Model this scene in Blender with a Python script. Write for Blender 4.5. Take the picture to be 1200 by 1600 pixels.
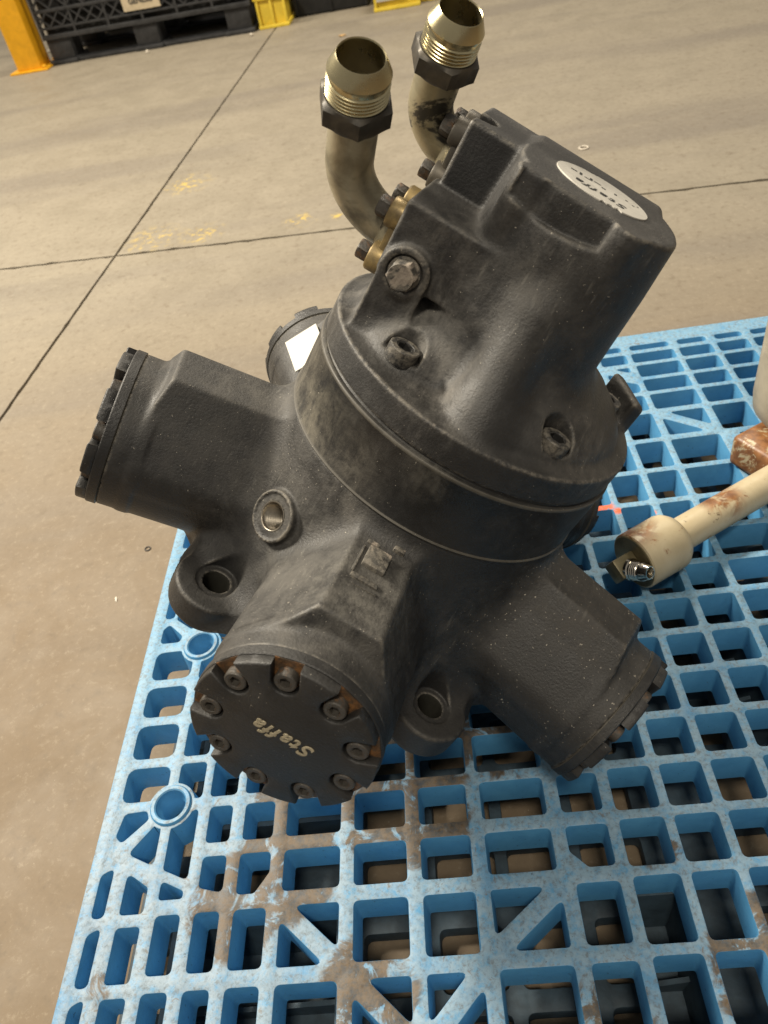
import bpy, bmesh, math, random
import numpy as np
from mathutils import Vector, Matrix
from mathutils.geometry import delaunay_2d_cdt as bmesh_cdt

for o in list(bpy.data.objects): bpy.data.objects.remove(o)
random.seed(7); rng = np.random.default_rng(7)
scene = bpy.context.scene
COL = scene.collection

# ------------------------------------------------------------------ units
# All layout numbers are measured with the camera at the origin and the pallet
# deck one unit below it; finish() at the end turns them into metres.
UNIT, DROP = 0.8, 1.17
def real(p): return Vector((p[0]*UNIT, p[1]*UNIT, (p[2]+DROP)*UNIT))

# ------------------------------------------------------------------ camera
cam = bpy.data.cameras.new('camera'); camo = bpy.data.objects.new('camera', cam); COL.objects.link(camo)
cam.sensor_fit = 'HORIZONTAL'; cam.sensor_width = 26; cam.lens = 26
cam.clip_start = 0.02; cam.clip_end = 200
CR = np.array([[0.98818, -0.12256, -0.09213], [-0.01706, -0.68507, 0.72828], [-0.15237, -0.7181, -0.67906]])
mw = Matrix(((CR[0,0], -CR[0,1], -CR[0,2], 0), (CR[1,0], -CR[1,1], -CR[1,2], 0), (CR[2,0], -CR[2,1], -CR[2,2], 0), (0,0,0,1)))
mw.translation = real((0, 0, 0)); camo.matrix_world = mw
cam.dof.use_dof = True; cam.dof.focus_distance = 0.78; cam.dof.aperture_fstop = 8.5
scene.camera = camo
scene.render.resolution_x, scene.render.resolution_y = 768, 1024

# ------------------------------------------------------------------ light
world = bpy.data.worlds.new('World'); scene.world = world; world.use_nodes = True
bg = world.node_tree.nodes['Background']; bg.inputs[0].default_value = (1.0, 0.93, 0.83, 1); bg.inputs[1].default_value = 0.225
def area(name, loc, target, size, watts, color):
    l = bpy.data.lights.new(name, 'AREA'); l.shape = 'RECTANGLE'; l.size = size[0]; l.size_y = size[1]; l.energy = watts; l.color = color
    o = bpy.data.objects.new(name, l); COL.objects.link(o); o.location = loc
    o.rotation_euler = (Vector(target)-Vector(loc)).to_track_quat('-Z', 'Y').to_euler(); return o
area('ceiling_lamp', (-2.5, 1.9, 3.6), (-0.3, 0.7, 0), (0.9, 0.5), 225, (1.0, 0.91, 0.76))
area('ceiling_lamp', (0.9, 5.2, 5.0), (0.6, 4.2, 0), (1.2, 0.5), 160, (1.0, 0.90, 0.74))
area('ceiling_lamp', (-4.2, 4.6, 4.8), (-2.6, 3.6, 0), (1.2, 0.5), 215, (1.0, 0.90, 0.74))
area('ceiling_lamp', (0.2, -1.3, 4.4), (0.2, 0.4, 0), (0.9, 0.5), 75, (1.0, 0.91, 0.76))
scene.view_settings.view_transform = 'Standard'; scene.view_settings.look = 'None'
scene.view_settings.exposure = 0.36; scene.view_settings.gamma = 1.0
scene.render.engine = 'CYCLES'

# ------------------------------------------------------------------ object helpers
def link(o, parent=None):
    COL.objects.link(o)
    if parent is not None: o.parent = parent
    return o
def tag(o, label=None, cat=None, group=None, kind=None):
    if label: o['label'] = label
    if cat: o['category'] = cat
    if group: o['group'] = group
    if kind: o['kind'] = kind
    return o
def empty(name, loc=(0,0,0), rot=None):
    o = bpy.data.objects.new(name, None); COL.objects.link(o); o.empty_display_size = 0.05
    o.location = loc
    if rot is not None: o.rotation_euler = rot
    return o
def mesh_obj(name, me, mat, parent=None, smooth=None):
    if mat is not None and not me.materials: me.materials.append(mat)
    if smooth is not None: shade(me, smooth)
    return link(bpy.data.objects.new(name, me), parent)
def shade(me, angle):
    me.polygons.foreach_set('use_smooth', [True]*len(me.polygons))
    if angle < 179: me.set_sharp_from_angle(angle=math.radians(angle))
def from_bm(name, bm, smooth=35):
    bmesh.ops.recalc_face_normals(bm, faces=bm.faces)
    me = bpy.data.meshes.new(name); bm.to_mesh(me); bm.free()
    if smooth is not None: shade(me, smooth)
    return me
def basis(d):
    d = Vector(d).normalized(); u = d.cross(Vector((0.31, 0.52, 0.79)))
    if u.length < 1e-3: u = d.cross(Vector((1, 0, 0)))
    u.normalize(); return u, d.cross(u), d
def frame(origin, zdir, xdir=None):
    z = Vector(zdir).normalized()
    x = Vector(xdir) if xdir is not None else basis(z)[0]
    x = (x - z*x.dot(z)).normalized(); y = z.cross(x)
    m = Matrix((x, y, z)).transposed().to_4x4(); m.translation = Vector(origin); return m
def lathe_bm(profile, n=48, bm=None, mat=Matrix.Identity(4), closed=False):
    """profile: list of (r, z) revolved about +z, then placed by mat"""
    bm = bm or bmesh.new(); rings = []
    for r, z in profile:
        if r < 1e-6: rings.append([bm.verts.new(mat @ Vector((0, 0, z)))])
        else: rings.append([bm.verts.new(mat @ Vector((r*math.cos(2*math.pi*i/n), r*math.sin(2*math.pi*i/n), z))) for i in range(n)])
    pairs = list(zip(rings[:-1], rings[1:])) + ([(rings[-1], rings[0])] if closed else [])
    for a, b in pairs:
        for i in range(n):
            j = (i+1) % n
            if len(a) == 1 and len(b) == 1: continue
            if len(a) == 1: bm.faces.new((a[0], b[i], b[j]))
            elif len(b) == 1: bm.faces.new((a[i], a[j], b[0]))
            else: bm.faces.new((a[i], a[j], b[j], b[i]))
    return bm
def tube_bm(path, radii, n=32, bm=None, cap=True, twist0=None):
    bm = bm or bmesh.new(); path = [Vector(p) for p in path]
    if not hasattr(radii, '__len__'): radii = [radii]*len(path)
    t = (path[1]-path[0]).normalized(); u = basis(t)[0]; rings = []
    for i, p in enumerate(path):
        if 0 < i < len(path)-1: t = ((path[i+1]-p).normalized() + (p-path[i-1]).normalized()).normalized()
        elif i: t = (p-path[i-1]).normalized()
        u = (u - t*u.dot(t)).normalized(); v = t.cross(u)
        rings.append([bm.verts.new(p + (u*math.cos(2*math.pi*k/n) + v*math.sin(2*math.pi*k/n))*radii[i]) for k in range(n)])
    for a, b in zip(rings[:-1], rings[1:]):
        for i in range(n): bm.faces.new((a[i], a[(i+1) % n], b[(i+1) % n], b[i]))
    if cap: bm.faces.new(rings[0][::-1]); bm.faces.new(rings[-1])
    return bm
def box_bm(lo, hi, bm=None, mat=Matrix.Identity(4), bevel=0.0, seg=2):
    own = bmesh.new()
    vs = [own.verts.new((x, y, z)) for x in (lo[0], hi[0]) for y in (lo[1], hi[1]) for z in (lo[2], hi[2])]
    for f in ((0,1,3,2), (4,6,7,5), (0,4,5,1), (2,3,7,6), (0,2,6,4), (1,5,7,3)): own.faces.new([vs[i] for i in f])
    if bevel: bmesh.ops.bevel(own, geom=own.edges[:], offset=bevel, segments=seg, profile=0.6, affect='EDGES')
    bmesh.ops.transform(own, matrix=mat, verts=own.verts)
    if bm is None: return own
    tmp = bpy.data.meshes.new('tmp'); own.to_mesh(tmp); own.free(); bm.from_mesh(tmp); bpy.data.meshes.remove(tmp); return bm
def hex_bm(across, z0, z1, bm=None, mat=Matrix.Identity(4), chamfer=0.12, hole=0.0):
    """hexagonal nut body with chamfered corners"""
    R = across/2/math.cos(math.pi/6); c = (R-across/2)*1.2; s = (z1-z0)*chamfer
    bm = bm or bmesh.new(); n = 36
    def ring(z, lim):
        out = []
        for i in range(n):
            a = 2*math.pi*i/n; k = (a % (math.pi/3)) - math.pi/6
            r = min(across/2/math.cos(k), lim); out.append(bm.verts.new(mat @ Vector((r*math.cos(a), r*math.sin(a), z))))
        return out
    rr = [ring(z0, R-c), ring(z0+s, R), ring(z1-s, R), ring(z1, R-c)]
    for a, b in zip(rr[:-1], rr[1:]):
        for i in range(n): bm.faces.new((a[i], a[(i+1) % n], b[(i+1) % n], b[i]))
    bm.faces.new(rr[0][::-1]); bm.faces.new(rr[-1]); return bm
def plate_mesh(name, outer, holes, thick, bevel, res=1, draft=0.0):
    """a flat plate with holes: top at z=0, bottom at -thick, edges rounded by a bevel"""
    def ar(p): return sum(a[0]*b[1]-b[0]*a[1] for a, b in zip(p, p[1:]+p[:1]))
    loops = [outer if ar(outer) > 0 else outer[::-1]]+[h if ar(h) < 0 else h[::-1] for h in holes]
    base = []; nrm = []; rng_ = []
    for lp in loops:
        P = np.array(lp); d = np.roll(P, -1, 0)-P; d /= np.maximum(np.linalg.norm(d, axis=1), 1e-9)[:, None]
        n1 = np.stack([-d[:, 1], d[:, 0]], 1); n = n1+np.roll(n1, 1, 0); n /= np.maximum((n*n).sum(1), 0.6)[:, None]*0.5
        rng_.append((len(base), len(base)+len(P))); base += P.tolist(); nrm += n.tolist()
    base = np.array(base); nrm = np.array(nrm); nv = len(base)
    lv = [(0.0, bevel), (-0.3*bevel, 0.3*bevel), (-bevel, 0.0), (-thick+bevel, -draft), (-thick, bevel-draft)]
    top = base+nrm*bevel
    edges = [(k, k+1 if k+1 < b else a) for a, b in rng_ for k in range(a, b)]
    vo, eo, fo, ov, oe, of = bmesh_cdt([Vector(p) for p in top], edges, [], 1, 1e-7)
    mp = [o[0] for o in ov]
    lid = np.zeros(nv, int)
    for k, (a, b) in enumerate(rng_): lid[a:b] = k
    def inside(p, q):
        x, y = p; c = False
        for (x0, y0), (x1, y1) in zip(q, np.roll(q, -1, 0)):
            if (y0 > y) != (y1 > y) and x < (x1-x0)*(y-y0)/(y1-y0)+x0: c = not c
        return c
    V = np.concatenate([np.concatenate([base+nrm*o, np.full((nv, 1), z)], 1) for z, o in lv]); F = []
    for f in fo:
        t = [mp[k] for k in f]
        if len(set(t)) < 3: continue
        k = lid[t[0]]
        if k and all(lid[q] == k for q in t) and inside(top[t].mean(0), top[rng_[k][0]:rng_[k][1]]): continue
        a, b, c = (top[k] for k in t[:3])
        if (b[0]-a[0])*(c[1]-a[1])-(b[1]-a[1])*(c[0]-a[0]) < 0: t = t[::-1]
        F.append(t); F.append([k+nv*(len(lv)-1) for k in t[::-1]])
    for l in range(len(lv)-1):
        for a, b in edges: F.append((a+l*nv, a+(l+1)*nv, b+(l+1)*nv, b+l*nv))
    me = bpy.data.meshes.new(name); me.from_pydata(V.tolist(), [], F); me.update(); return me
def text_mesh(name, body, size, depth, shear=0.0, bevel=0.0, spacing=1.0, bold=0.0):
    cu = bpy.data.curves.new(name, 'FONT'); cu.body = body; cu.size = size; cu.extrude = depth; cu.shear = shear
    cu.align_x = 'CENTER'; cu.align_y = 'CENTER'; cu.space_character = spacing; cu.bevel_depth = bevel; cu.bevel_resolution = 1; cu.offset = bold
    o = bpy.data.objects.new('tmp', cu); COL.objects.link(o)
    dg = bpy.context.evaluated_depsgraph_get(); me = bpy.data.meshes.new_from_object(o.evaluated_get(dg))
    bpy.data.objects.remove(o); bpy.data.curves.remove(cu); me.name = name; me.materials.clear(); return me
def copy_obj(o, parent=None):
    c = o.copy(); COL.objects.link(c); c.parent = parent; return c

# ------------------------------------------------------------------ materials
class NT:
    def __init__(s, name):
        s.m = bpy.data.materials.new(name); s.m.use_nodes = True; s.t = s.m.node_tree
        s.b = s.t.nodes['Principled BSDF']; s.tc = s.t.nodes.new('ShaderNodeTexCoord')
    def node(s, k, **kw):
        n = s.t.nodes.new(k)
        for a, v in kw.items(): setattr(n, a, v)
        return n
    def link(s, a, b): s.t.links.new(a, b)
    def noise(s, scale, detail=6, rough=0.6, dist=0.0, vec=None, lac=2.0):
        n = s.node('ShaderNodeTexNoise'); n.inputs['Scale'].default_value = scale; n.inputs['Detail'].default_value = detail
        n.inputs['Roughness'].default_value = rough; n.inputs['Distortion'].default_value = dist
        s.link(vec if vec is not None else s.tc.outputs['Object'], n.inputs['Vector']); return n.outputs['Fac']
    def mapping(s, scale=(1,1,1), rot=(0,0,0), loc=(0,0,0)):
        n = s.node('ShaderNodeMapping'); n.inputs['Scale'].default_value = scale; n.inputs['Rotation'].default_value = rot; n.inputs['Location'].default_value = loc
        s.link(s.tc.outputs['Object'], n.inputs['Vector']); return n.outputs['Vector']
    def ramp(s, fac, lo, hi, a=0.0, b=1.0):
        n = s.node('ShaderNodeMapRange'); n.interpolation_type = 'SMOOTHSTEP'
        for i, v in zip((1,2,3,4), (lo, hi, a, b)): n.inputs[i].default_value = v
        s.link(fac, n.inputs[0]); return n.outputs[0]
    def math(s, op, a, b=None):
        n = s.node('ShaderNodeMath'); n.operation = op; n.use_clamp = op in ('ADD', 'MULTIPLY')
        for i, v in enumerate((a, b)):
            if v is None: continue
            if isinstance(v, (int, float)): n.inputs[i].default_value = v
            else: s.link(v, n.inputs[i])
        return n.outputs[0]
    def mix(s, fac, a, b):
        n = s.node('ShaderNodeMix', data_type='RGBA')
        for i, v in ((0, fac), (6, a), (7, b)):
            if isinstance(v, (int, float)): n.inputs[i].default_value = v
            elif isinstance(v, tuple): n.inputs[i].default_value = (*v, 1)
            else: s.link(v, n.inputs[i])
        return n.outputs[2]
    def set(s, **kw):
        for k, v in kw.items():
            i = s.b.inputs[k.replace('_', ' ')]
            if isinstance(v, (int, float)): i.default_value = v
            elif isinstance(v, tuple): i.default_value = (*v, 1)
            else: s.link(v, i)
        return s
    def bump(s, h, strength=0.3, dist=0.002, prev=None):
        n = s.node('ShaderNodeBump'); n.inputs['Strength'].default_value = strength; n.inputs['Distance'].default_value = dist
        s.link(h, n.inputs['Height'])
        if prev is not None: s.link(prev, n.inputs['Normal'])
        s.link(n.outputs[0], s.b.inputs['Normal']); return n.outputs[0]
    def up(s):
        g = s.node('ShaderNodeNewGeometry'); x = s.node('ShaderNodeSeparateXYZ'); s.link(g.outputs['Normal'], x.inputs[0]); return x.outputs[2]
    def point(s):
        return s.node('ShaderNodeNewGeometry').outputs['Pointiness']
    def coord(s, ax):
        x = s.node('ShaderNodeSeparateXYZ'); s.link(s.tc.outputs['Object'], x.inputs[0]); return x.outputs[ax]
    def spot(s, c, r0, r1):
        """1 inside radius r0 about a point of the object, 0 beyond r1"""
        n = s.node('ShaderNodeVectorMath', operation='DISTANCE'); s.link(s.tc.outputs['Object'], n.inputs[0]); n.inputs[1].default_value = c
        return s.ramp(n.outputs['Value'], r0, r1, 1, 0)

def mat_cast(name, dusty=0.5, rust=0.0, base=(0.0125, 0.0124, 0.0125), rough_scale=1.0, edge=0.7, patches=()):
    t = NT(name)
    big = t.noise(6, 4, 0.5, 0.5); mid = t.noise(26, 10, 0.74, 0.3); fine = t.noise(330, 4, 0.6); grit = t.noise(120, 6, 0.7)
    c = t.mix(t.ramp(mid, 0.35, 0.7), base, tuple(x*1.7 for x in base))
    d = t.ramp(t.math('ADD', t.math('MULTIPLY', big, 0.5), t.math('MULTIPLY', mid, 0.5)), 0.44, 0.70)
    d = t.math('MULTIPLY', t.math('ADD', t.math('MULTIPLY', d, 0.45), t.math('MULTIPLY', t.math('MULTIPLY', t.ramp(t.up(), -0.1, 1.0), t.ramp(grit, 0.2, 0.8, 0.5, 1.0)), 0.36)), dusty)
    c = t.mix(d, c, (0.108, 0.099, 0.085))
    streak = t.noise(34, 6, 0.65, 0.2, t.mapping((1, 5, 1), (0.4, 0.3, 0.8)))
    c = t.mix(t.math('MULTIPLY', t.ramp(streak, 0.56, 0.76), t.ramp(big, 0.44, 0.60, 0, 0.50*dusty)), c, (0.19, 0.178, 0.155))
    c = t.mix(t.math('MULTIPLY', t.ramp(t.noise(17, 8, 0.6, 1.2), 0.60, 0.66), t.ramp(grit, 0.4, 0.6, 0, 0.30)), c, (0.006, 0.006, 0.006))
    for p, r0, r1, amt, col in patches:                 # dust and scuffs where hands, slings and grit left them
        k = t.math('MULTIPLY', t.spot(p, r0, r1), t.ramp(t.math('ADD', t.math('MULTIPLY', streak, 0.25), t.math('MULTIPLY', mid, 0.75)), 0.38, 0.68)); c = t.mix(t.math('MULTIPLY', k, amt*0.62), c, col)
    w = t.math('MULTIPLY', t.ramp(t.point(), 0.512, 0.565), t.ramp(grit, 0.38, 0.62))
    c = t.mix(t.math('MULTIPLY', w, edge), c, (0.23, 0.205, 0.165))
    ch = t.math('MULTIPLY', t.ramp(t.point(), 0.535, 0.57), t.ramp(t.noise(22, 5, 0.6, 0.4), 0.60, 0.64)); c = t.mix(t.math('MULTIPLY', ch, edge), c, (0.42, 0.35, 0.28))
    speck = t.math('MULTIPLY', t.ramp(t.noise(420, 1, 0.5), 0.755, 0.78), t.ramp(big, 0.40, 0.55))
    gr = t.math('MULTIPLY', t.math('MULTIPLY', t.ramp(t.noise(300, 1, 0.5), 0.715, 0.735), t.ramp(mid, 0.46, 0.56)), t.spot((0.10, 0.27, 0.06), 0.10, 0.18)); speck = t.math('MAXIMUM', speck, gr)
    c = t.mix(t.math('MULTIPLY', speck, 0.85), c, (0.42, 0.38, 0.31))
    if rust:
        rn_ = t.noise(48, 7, 0.72, 0.6)
        c = t.mix(t.math('MULTIPLY', t.ramp(rn_, 0.60-0.22*rust, 0.70-0.16*rust), rust), c, t.mix(t.ramp(grit, 0.4, 0.62), (0.060, 0.034, 0.018), (0.21, 0.095, 0.030)))
    t.set(Base_Color=c, Roughness=t.ramp(t.math('ADD', t.math('MULTIPLY', mid, 0.5), t.math('MULTIPLY', d, 0.5)), 0.15, 0.60, 0.42, 0.72), Specular_IOR_Level=0.5)
    t.bump(t.math('ADD', t.math('MULTIPLY', mid, 0.45), t.math('MULTIPLY', fine, 0.55)), 0.34*rough_scale, 0.0035)
    return t.m
def mat_metal(name, a, b, metallic=1.0, rough=(0.22, 0.42), scale=40, dirt=0.0, dirtc=(0.02, 0.018, 0.014), lo=0.5, hi=0.6, dscale=18):
    t = NT(name); n = t.noise(scale, 7, 0.6, 0.4)
    c = t.mix(t.ramp(n, 0.35, 0.65), a, b); m = metallic
    if dirt:
        k = t.math('MULTIPLY', t.ramp(t.noise(dscale, 8, 0.62, 0.9), lo, hi), dirt); c = t.mix(k, c, dirtc)
        m = t.math('MULTIPLY', t.math('SUBTRACT', 1.0, t.math('MULTIPLY', k, 0.8)), metallic)
    t.set(Base_Color=c, Metallic=m, Roughness=t.ramp(n, 0.25, 0.75, *rough)); t.bump(t.noise(300, 3), 0.08, 0.001); return t.m
def mat_plain(name, col, rough=0.55, var=0.25, scale=25, bump=0.1, spec=0.4):
    t = NT(name); n = t.noise(scale, 7, 0.65, 0.3)
    t.set(Base_Color=t.mix(t.ramp(n, 0.3, 0.7), tuple(c*(1-var) for c in col), tuple(min(1, c*(1+var)) for c in col)), Roughness=rough, Specular_IOR_Level=spec)
    t.bump(t.noise(scale*7, 4), bump, 0.002); return t.m

CAST = mat_cast('cast_black_paint', 0.72, patches=(((0.20, -0.13, 0.05), 0.03, 0.12, 0.55, (0.15, 0.14, 0.12)), ((0.27, 0.0, 0.12), 0.02, 0.09, 0.75, (0.19, 0.18, 0.155)), ((0.05, -0.24, 0.12), 0.02, 0.10, 0.6, (0.16, 0.15, 0.13)), ((0.30, -0.03, 0.09), 0.02, 0.09, 0.6, (0.17, 0.155, 0.13)), ((0.08, 0.26, 0.10), 0.02, 0.10, 0.4, (0.12, 0.10, 0.08)), ((0.17, -0.06, 0.14), 0.01, 0.05, 0.7, (0.20, 0.185, 0.16))))
EDGE = mat_cast('worn_ring_edge', 1.0, 0, (0.048, 0.043, 0.033), 0.3, edge=0.0)
VHOUSE = mat_cast('valve_black_paint', 0.82, patches=(((0.10, -0.07, 0.31), 0.02, 0.085, 0.8, (0.24, 0.225, 0.20)), ((0.15, -0.03, 0.27), 0.01, 0.06, 0.7, (0.27, 0.25, 0.22)), ((0.11, 0.13, 0.30), 0.02, 0.08, 0.55, (0.17, 0.15, 0.125)), ((0.09, -0.11, 0.40), 0.0, 0.05, 0.6, (0.22, 0.20, 0.17)), ((0.05, -0.16, 0.27), 0.01, 0.07, 0.7, (0.26, 0.24, 0.21)), ((0.10, -0.04, 0.42), 0.01, 0.07, 0.4, (0.16, 0.15, 0.13))))
HEADMAT = mat_cast('cylinder_head_black_paint', 0.40, 0.0, (0.0095, 0.0095, 0.0097), edge=0.0)
RINGMAT = mat_cast('machined_ring_black_paint', 0.62, 0, (0.0085, 0.0085, 0.0086), 0.45, edge=0.0, patches=(((0.10, -0.165, 0.17), 0.03, 0.11, 0.75, (0.22, 0.195, 0.14)), ((0.17, -0.09, 0.16), 0.01, 0.08, 0.6, (0.20, 0.18, 0.14)), ((0.19, 0.0, 0.22), 0.0, 0.05, 0.6, (0.24, 0.22, 0.18))))
BOLT = mat_cast('rusty_black_bolt', 0.9, 0.55, (0.040, 0.035, 0.029), edge=0.0)
SEATRUST = mat_cast('rusty_bolt_seat', 0.7, 1.0, (0.060, 0.038, 0.022), edge=0.0)
STEEL = mat_metal('bare_machined_steel', (0.42, 0.38, 0.31), (0.26, 0.23, 0.19), 1, (0.25, 0.45))
ZINC = mat_metal('yellow_zinc_steel', (0.56, 0.49, 0.30), (0.47, 0.41, 0.25), 1, (0.20, 0.34), 24, 0.5, (0.05, 0.045, 0.03), 0.60, 0.75)
ELBOW = mat_metal('tarnished_zinc_pipe', (0.46, 0.41, 0.28), (0.27, 0.235, 0.15), 0.6, (0.33, 0.5), 22, 0.92, (0.014, 0.013, 0.012), 0.50, 0.55, 11)
ELBOW1 = mat_metal('smoky_zinc_pipe', (0.50, 0.455, 0.335), (0.27, 0.24, 0.165), 0.6, (0.35, 0.52), 16, 0.65, (0.05, 0.044, 0.034), 0.48, 0.66, 12)
HEXDARK = mat_metal('dark_oily_hex', (0.105, 0.092, 0.072), (0.055, 0.049, 0.040), 0.5, (0.40, 0.6), 40, 0.4, (0.012, 0.011, 0.01))
BRASS = mat_metal('yellow_passivated_clamp', (0.31, 0.225, 0.095), (0.17, 0.125, 0.06), 0.5, (0.35, 0.55), 60, 0.6, (0.06, 0.04, 0.02), 0.52, 0.66, 40)
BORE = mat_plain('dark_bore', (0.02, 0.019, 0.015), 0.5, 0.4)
PBORE = mat_metal('tarnished_pipe_bore', (0.20, 0.165, 0.09), (0.10, 0.085, 0.05), 0.6, (0.35, 0.55), 30)
WHITE = mat_plain('white_label_film', (0.50, 0.475, 0.42), 0.5, 0.10, 60, 0.02)
INK = mat_plain('black_ink', (0.025, 0.025, 0.024), 0.6, 0.2)
GOLDTXT = mat_plain('worn_gold_lettering', (0.36, 0.31, 0.21), 0.6, 0.25, 120)

def mat_pallet():
    t = NT('blue_plastic_scuffed')
    a = t.noise(14, 8, 0.66, 0.4); b = t.noise(70, 8, 0.72, 0.2); g = t.noise(5.0, 5, 0.55, 0.5)
    blue = t.mix(t.ramp(a, 0.3, 0.7), (0.060, 0.225, 0.42), (0.088, 0.290, 0.50))
    top = t.ramp(t.up(), 0.55, 0.95)
    h = t.noise(130, 8, 0.75, 0.3)
    scuff = t.math('MULTIPLY', top, t.math('MULTIPLY', t.ramp(b, 0.28, 0.56), t.ramp(a, 0.28, 0.50, 0.35, 1.0)))
    front = t.ramp(t.coord(1), 0.42, 0.85, 1.0, 0.0)           # the near end is the more worn one
    left = t.ramp(t.coord(0), -0.50, 0.10, 1.0, 0.45)
    grey = t.mix(t.math('MULTIPLY', front, left), (0.205, 0.345, 0.450), (0.300, 0.345, 0.375))
    grey = t.mix(t.ramp(h, 0.35, 0.65), grey, t.mix(0.45, grey, (0.12, 0.16, 0.19)))
    c = t.mix(t.math('MULTIPLY', scuff, 0.80), blue, grey)
    c = t.mix(t.math('MULTIPLY', t.math('MULTIPLY', t.ramp(h, 0.50, 0.64), top), 0.62), c, (0.115, 0.128, 0.132))
    c = t.mix(t.math('MULTIPLY', t.math('MULTIPLY', t.ramp(h, 0.30, 0.40, 1, 0), top), 0.18), c, (0.55, 0.60, 0.60))
    c = t.mix(t.math('MULTIPLY', t.ramp(t.noise(170, 3, 0.6), 0.67, 0.73), 0.65), c, (0.03, 0.033, 0.035))
    # brown oil stains where they lie on the deck
    oil = None
    for p, r0, r1 in (((-0.11, 0.56, 0), 0.06, 0.13), ((-0.02, 0.63, 0), 0.06, 0.13), ((0.03, 0.56, 0), 0.02, 0.09), ((-0.28, 0.42, 0), 0.05, 0.11), ((-0.19, 0.51, 0), 0.06, 0.12), ((-0.34, 0.375, 0), 0.04, 0.10), ((-0.505, 0.285, 0), 0.012, 0.035), ((-0.29, 0.50, 0), 0.03, 0.07), ((0.30, 0.26, 0), 0.06, 0.12), ((0.38, 0.30, 0), 0.04, 0.10), ((-0.17, 0.27, 0), 0.04, 0.09), ((0.10, 0.23, 0), 0.02, 0.08), ((-0.10, 0.47, 0), 0.05, 0.10), ((0.20, 0.40, 0), 0.0, 0.06)):
        k = t.spot(p, r0, r1); oil = k if oil is None else t.math('MAXIMUM', oil, k)
    on = t.noise(24, 8, 0.66, 1.0)
    oil = t.math('MULTIPLY', t.ramp(t.math('MULTIPLY', oil, t.ramp(on, 0.30, 0.62, 0.25, 1.0)), 0.38, 0.66), top)
    c = t.mix(t.math('MULTIPLY', oil, t.ramp(h, 0.3, 0.6, 0.97, 0.82)), c, t.mix(t.ramp(b, 0.35, 0.65), (0.042, 0.026, 0.009), (0.125, 0.074, 0.026)))
    crack = t.math('MULTIPLY', t.math('MULTIPLY', t.ramp(t.noise(60, 6, 0.6, 1.5), 0.63, 0.68), top), 0.55); c = t.mix(crack, c, (0.14, 0.10, 0.06))
    org = t.math('MULTIPLY', t.math('MAXIMUM', t.spot((0.266, 1.012, 0), 0.010, 0.026), t.math('MAXIMUM', t.spot((0.345, 0.985, 0), 0.004, 0.010), t.spot((0.288, 1.000, 0), 0.004, 0.012))), top)
    c = t.mix(t.math('MULTIPLY', org, t.ramp(b, 0.36, 0.5)), c, (0.62, 0.12, 0.045))
    t.set(Base_Color=c, Roughness=t.ramp(b, 0.2, 0.8, 0.42, 0.62), Specular_IOR_Level=0.4)
    t.bump(t.math('ADD', b, t.math('MULTIPLY', t.noise(200, 5), 0.5)), 0.22, 0.002); return t.m
PALLET = mat_pallet()
LEGMAT = mat_plain('blue_plastic_underside', (0.034, 0.055, 0.072), 0.6, 0.4, 20, 0.15)

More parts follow.
